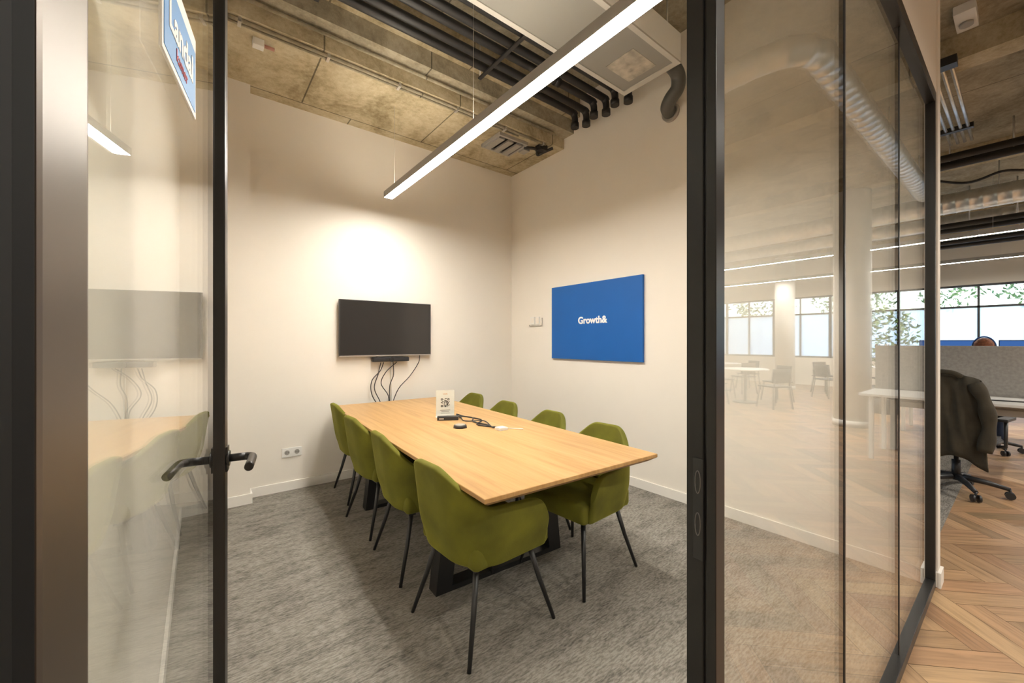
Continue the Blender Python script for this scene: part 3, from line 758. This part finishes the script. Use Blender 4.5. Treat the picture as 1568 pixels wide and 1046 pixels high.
for q in (-1,1):
    hb_ = []
    wr = Vector((q*.16,.30,.79)); pc = Vector((q*.15,.37,.785))
    hb_.append(([wr+Vector((0,-.02,0)), wr, pc, pc+Vector((0,.03,0))], [.026,.027,.036,.034]))
    for k, ln_ in enumerate((.065,.075,.07,.055)):
        b0 = pc+Vector((-.027+.018*k,.03,0)) if q > 0 else pc+Vector((.027-.018*k,.03,0))
        hb_.append(([b0, b0+Vector((0,ln_*.5,.004)), b0+Vector((0,ln_*.85,-.008)), b0+Vector((0,ln_,-.02))], [.0095,.009,.008,.006]))
    tb0 = pc+Vector((-q*.03,-.02,0)); hb_.append(([tb0, tb0+Vector((-q*.02,.02,-.003)), tb0+Vector((-q*.028,.05,-.008))], [.012,.010,.007]))
    tubes('hand', hb_, M_skin, ps, 10)
def ball(name, c, r, m, parent, deform=None, seg=28):
    bm = bmesh.new(); bmesh.ops.create_uvsphere(bm, u_segments=seg, v_segments=seg//2+4, radius=1)
    for v in bm.verts:
        p = v.co.copy()
        if deform: p = deform(p)
        v.co = Vector((c[0]+p.x*r[0], c[1]+p.y*r[1], c[2]+p.z*r[2]))
    return add(name, finish(bm, name), m, parent, smooth=True)
def headdef(p):
    q = p.copy()
    if p.z < 0: q.x *= 1+.25*p.z; q.y = p.y*(1+.10*p.z)+.12*(-p.z)
    return q
HC = (0,.025,1.265)
ball('head', HC, (.076,.098,.118), M_skin, ps, headdef)
def hairdef(p):
    q = p.copy()
    if p.y > .35: q.y = .35+(p.y-.35)*.3; q.x *= .9
    if p.z < -.45: q *= .8
    n_ = noise.noise(p*6)*.04; return q*(1+n_)
ball('hair', (0,.008,1.29), (.088,.105,.108), M_hair, ps, hairdef)
ball('nose', (0,.130,1.255), (.013,.018,.022), M_skin, ps, None, 14)
for q in (-1,1):
    ball('ear', (q*.079,.02,1.26), (.012,.022,.032), M_skin, ps, None, 14); ball('eye', (q*.030,.114,1.275), (.013,.010,.009), M_whitep, ps, None, 14)
    ball('headphone_cup', (q*.094,.02,1.265), (.020,.036,.040), M_blackpl, ps, None, 16)
box('mouth', (-.022,.116,1.212), (.022,.126,1.219), M_red, ps, .002)
tube('headphone_band', [(.098*math.cos(a), .02, 1.27+.140*math.sin(a)) for a in [math.pi*k/16 for k in range(17)]], .009, mat('headband', (.03,.09,.3), .5), ps, 10)

def round_table(x, y):
    e = empty('canteen_table', (x,y,0)); cylz('top', 0,0,.72,.75,.45, M_whitep, e, 36); cylz('stem', 0,0,.02,.72,.03, M_black, e, 14); cylz('foot', 0,0,0,.02,.25, M_black, e, 30)
def side_chair(x, y, rz):
    e = empty('canteen_chair', (x,y,0), rz)
    box('seat', (-.21,-.2,.43), (.21,.2,.46), M_blackpl, e, .01)
    tubes('legs', [([(sx*.18,sy*.17,.43),(sx*.22,sy*.22,0)],.011) for sx in (-1,1) for sy in (-1,1)], M_black, e, 8)
    bm = bmesh.new(); g = [[bm.verts.new((-.2+.4*i/8, -.2-.04*j/3+.05*(i/4-1)**2, .52+.28*j/3)) for j in range(4)] for i in range(9)]
    for i in range(8):
        for j in range(3): bm.faces.new((g[i][j],g[i+1][j],g[i+1][j+1],g[i][j+1]))
    o = add('backrest', finish(bm,'b'), M_blackpl, e, smooth=True); s = o.modifiers.new('s','SOLIDIFY'); s.thickness = .015
    tubes('back_posts', [([(q*.17,-.18,.45),(q*.17,-.2,.6)],.01) for q in (-1,1)], M_black, e, 8)
for x, y in ((9.6,-3.2),(9.0,-5.2),(11.6,-4.6),(12.6,-1.9)):
    round_table(x, y)
    for k in range(4):
        a = k*math.pi/2+.5; side_chair(x+.80*math.cos(a), y+.80*math.sin(a), math.degrees(a)+90)
pl = empty('potted_plant', (10.2,-1.0,0))
cylz('pot', 0,0,0,.5,.19, M_pot, pl, 28, .25); cylz('soil', 0,0,.47,.505,.235, M_jack, pl, 28)
bm = foliage('p', 0,0,1.35,(.5,.5,.75), 700, 99); add('leaves', finish(bm,'pl'), M_leaf, pl); tubes('stems', [([(0,0,.5),(.15*math.cos(a),.15*math.sin(a),1.3)],.012) for a in (0,1.3,2.6,3.9,5.2)], M_oakdark, pl, 8)

# ------------------------------------------------------------------ world + camera
wd = bpy.data.worlds.new('World'); S.world = wd; wd.use_nodes = True
nt = wd.node_tree; nt.nodes.clear()
o = nt.nodes.new('ShaderNodeOutputWorld'); b = nt.nodes.new('ShaderNodeBackground'); s = nt.nodes.new('ShaderNodeTexSky')
s.sky_type = 'NISHITA'; s.sun_disc = False; s.sun_elevation = R(40); s.sun_rotation = R(200)
b.inputs[1].default_value = .36
nt.links.new(s.outputs[0], b.inputs[0]); nt.links.new(b.outputs[0], o.inputs[0])
cam = bpy.data.cameras.new('Camera'); cam.sensor_width = 36; cam.lens = 14.12; cam.clip_start = .01; cam.clip_end = 200
co = bpy.data.objects.new('Camera', cam); COL.objects.link(co)
co.location = (0,0,1.35); co.rotation_euler = (R(90),0,R(-37.9)); S.camera = co
S.view_settings.view_transform = 'Standard'
S.view_settings.exposure = 1.35
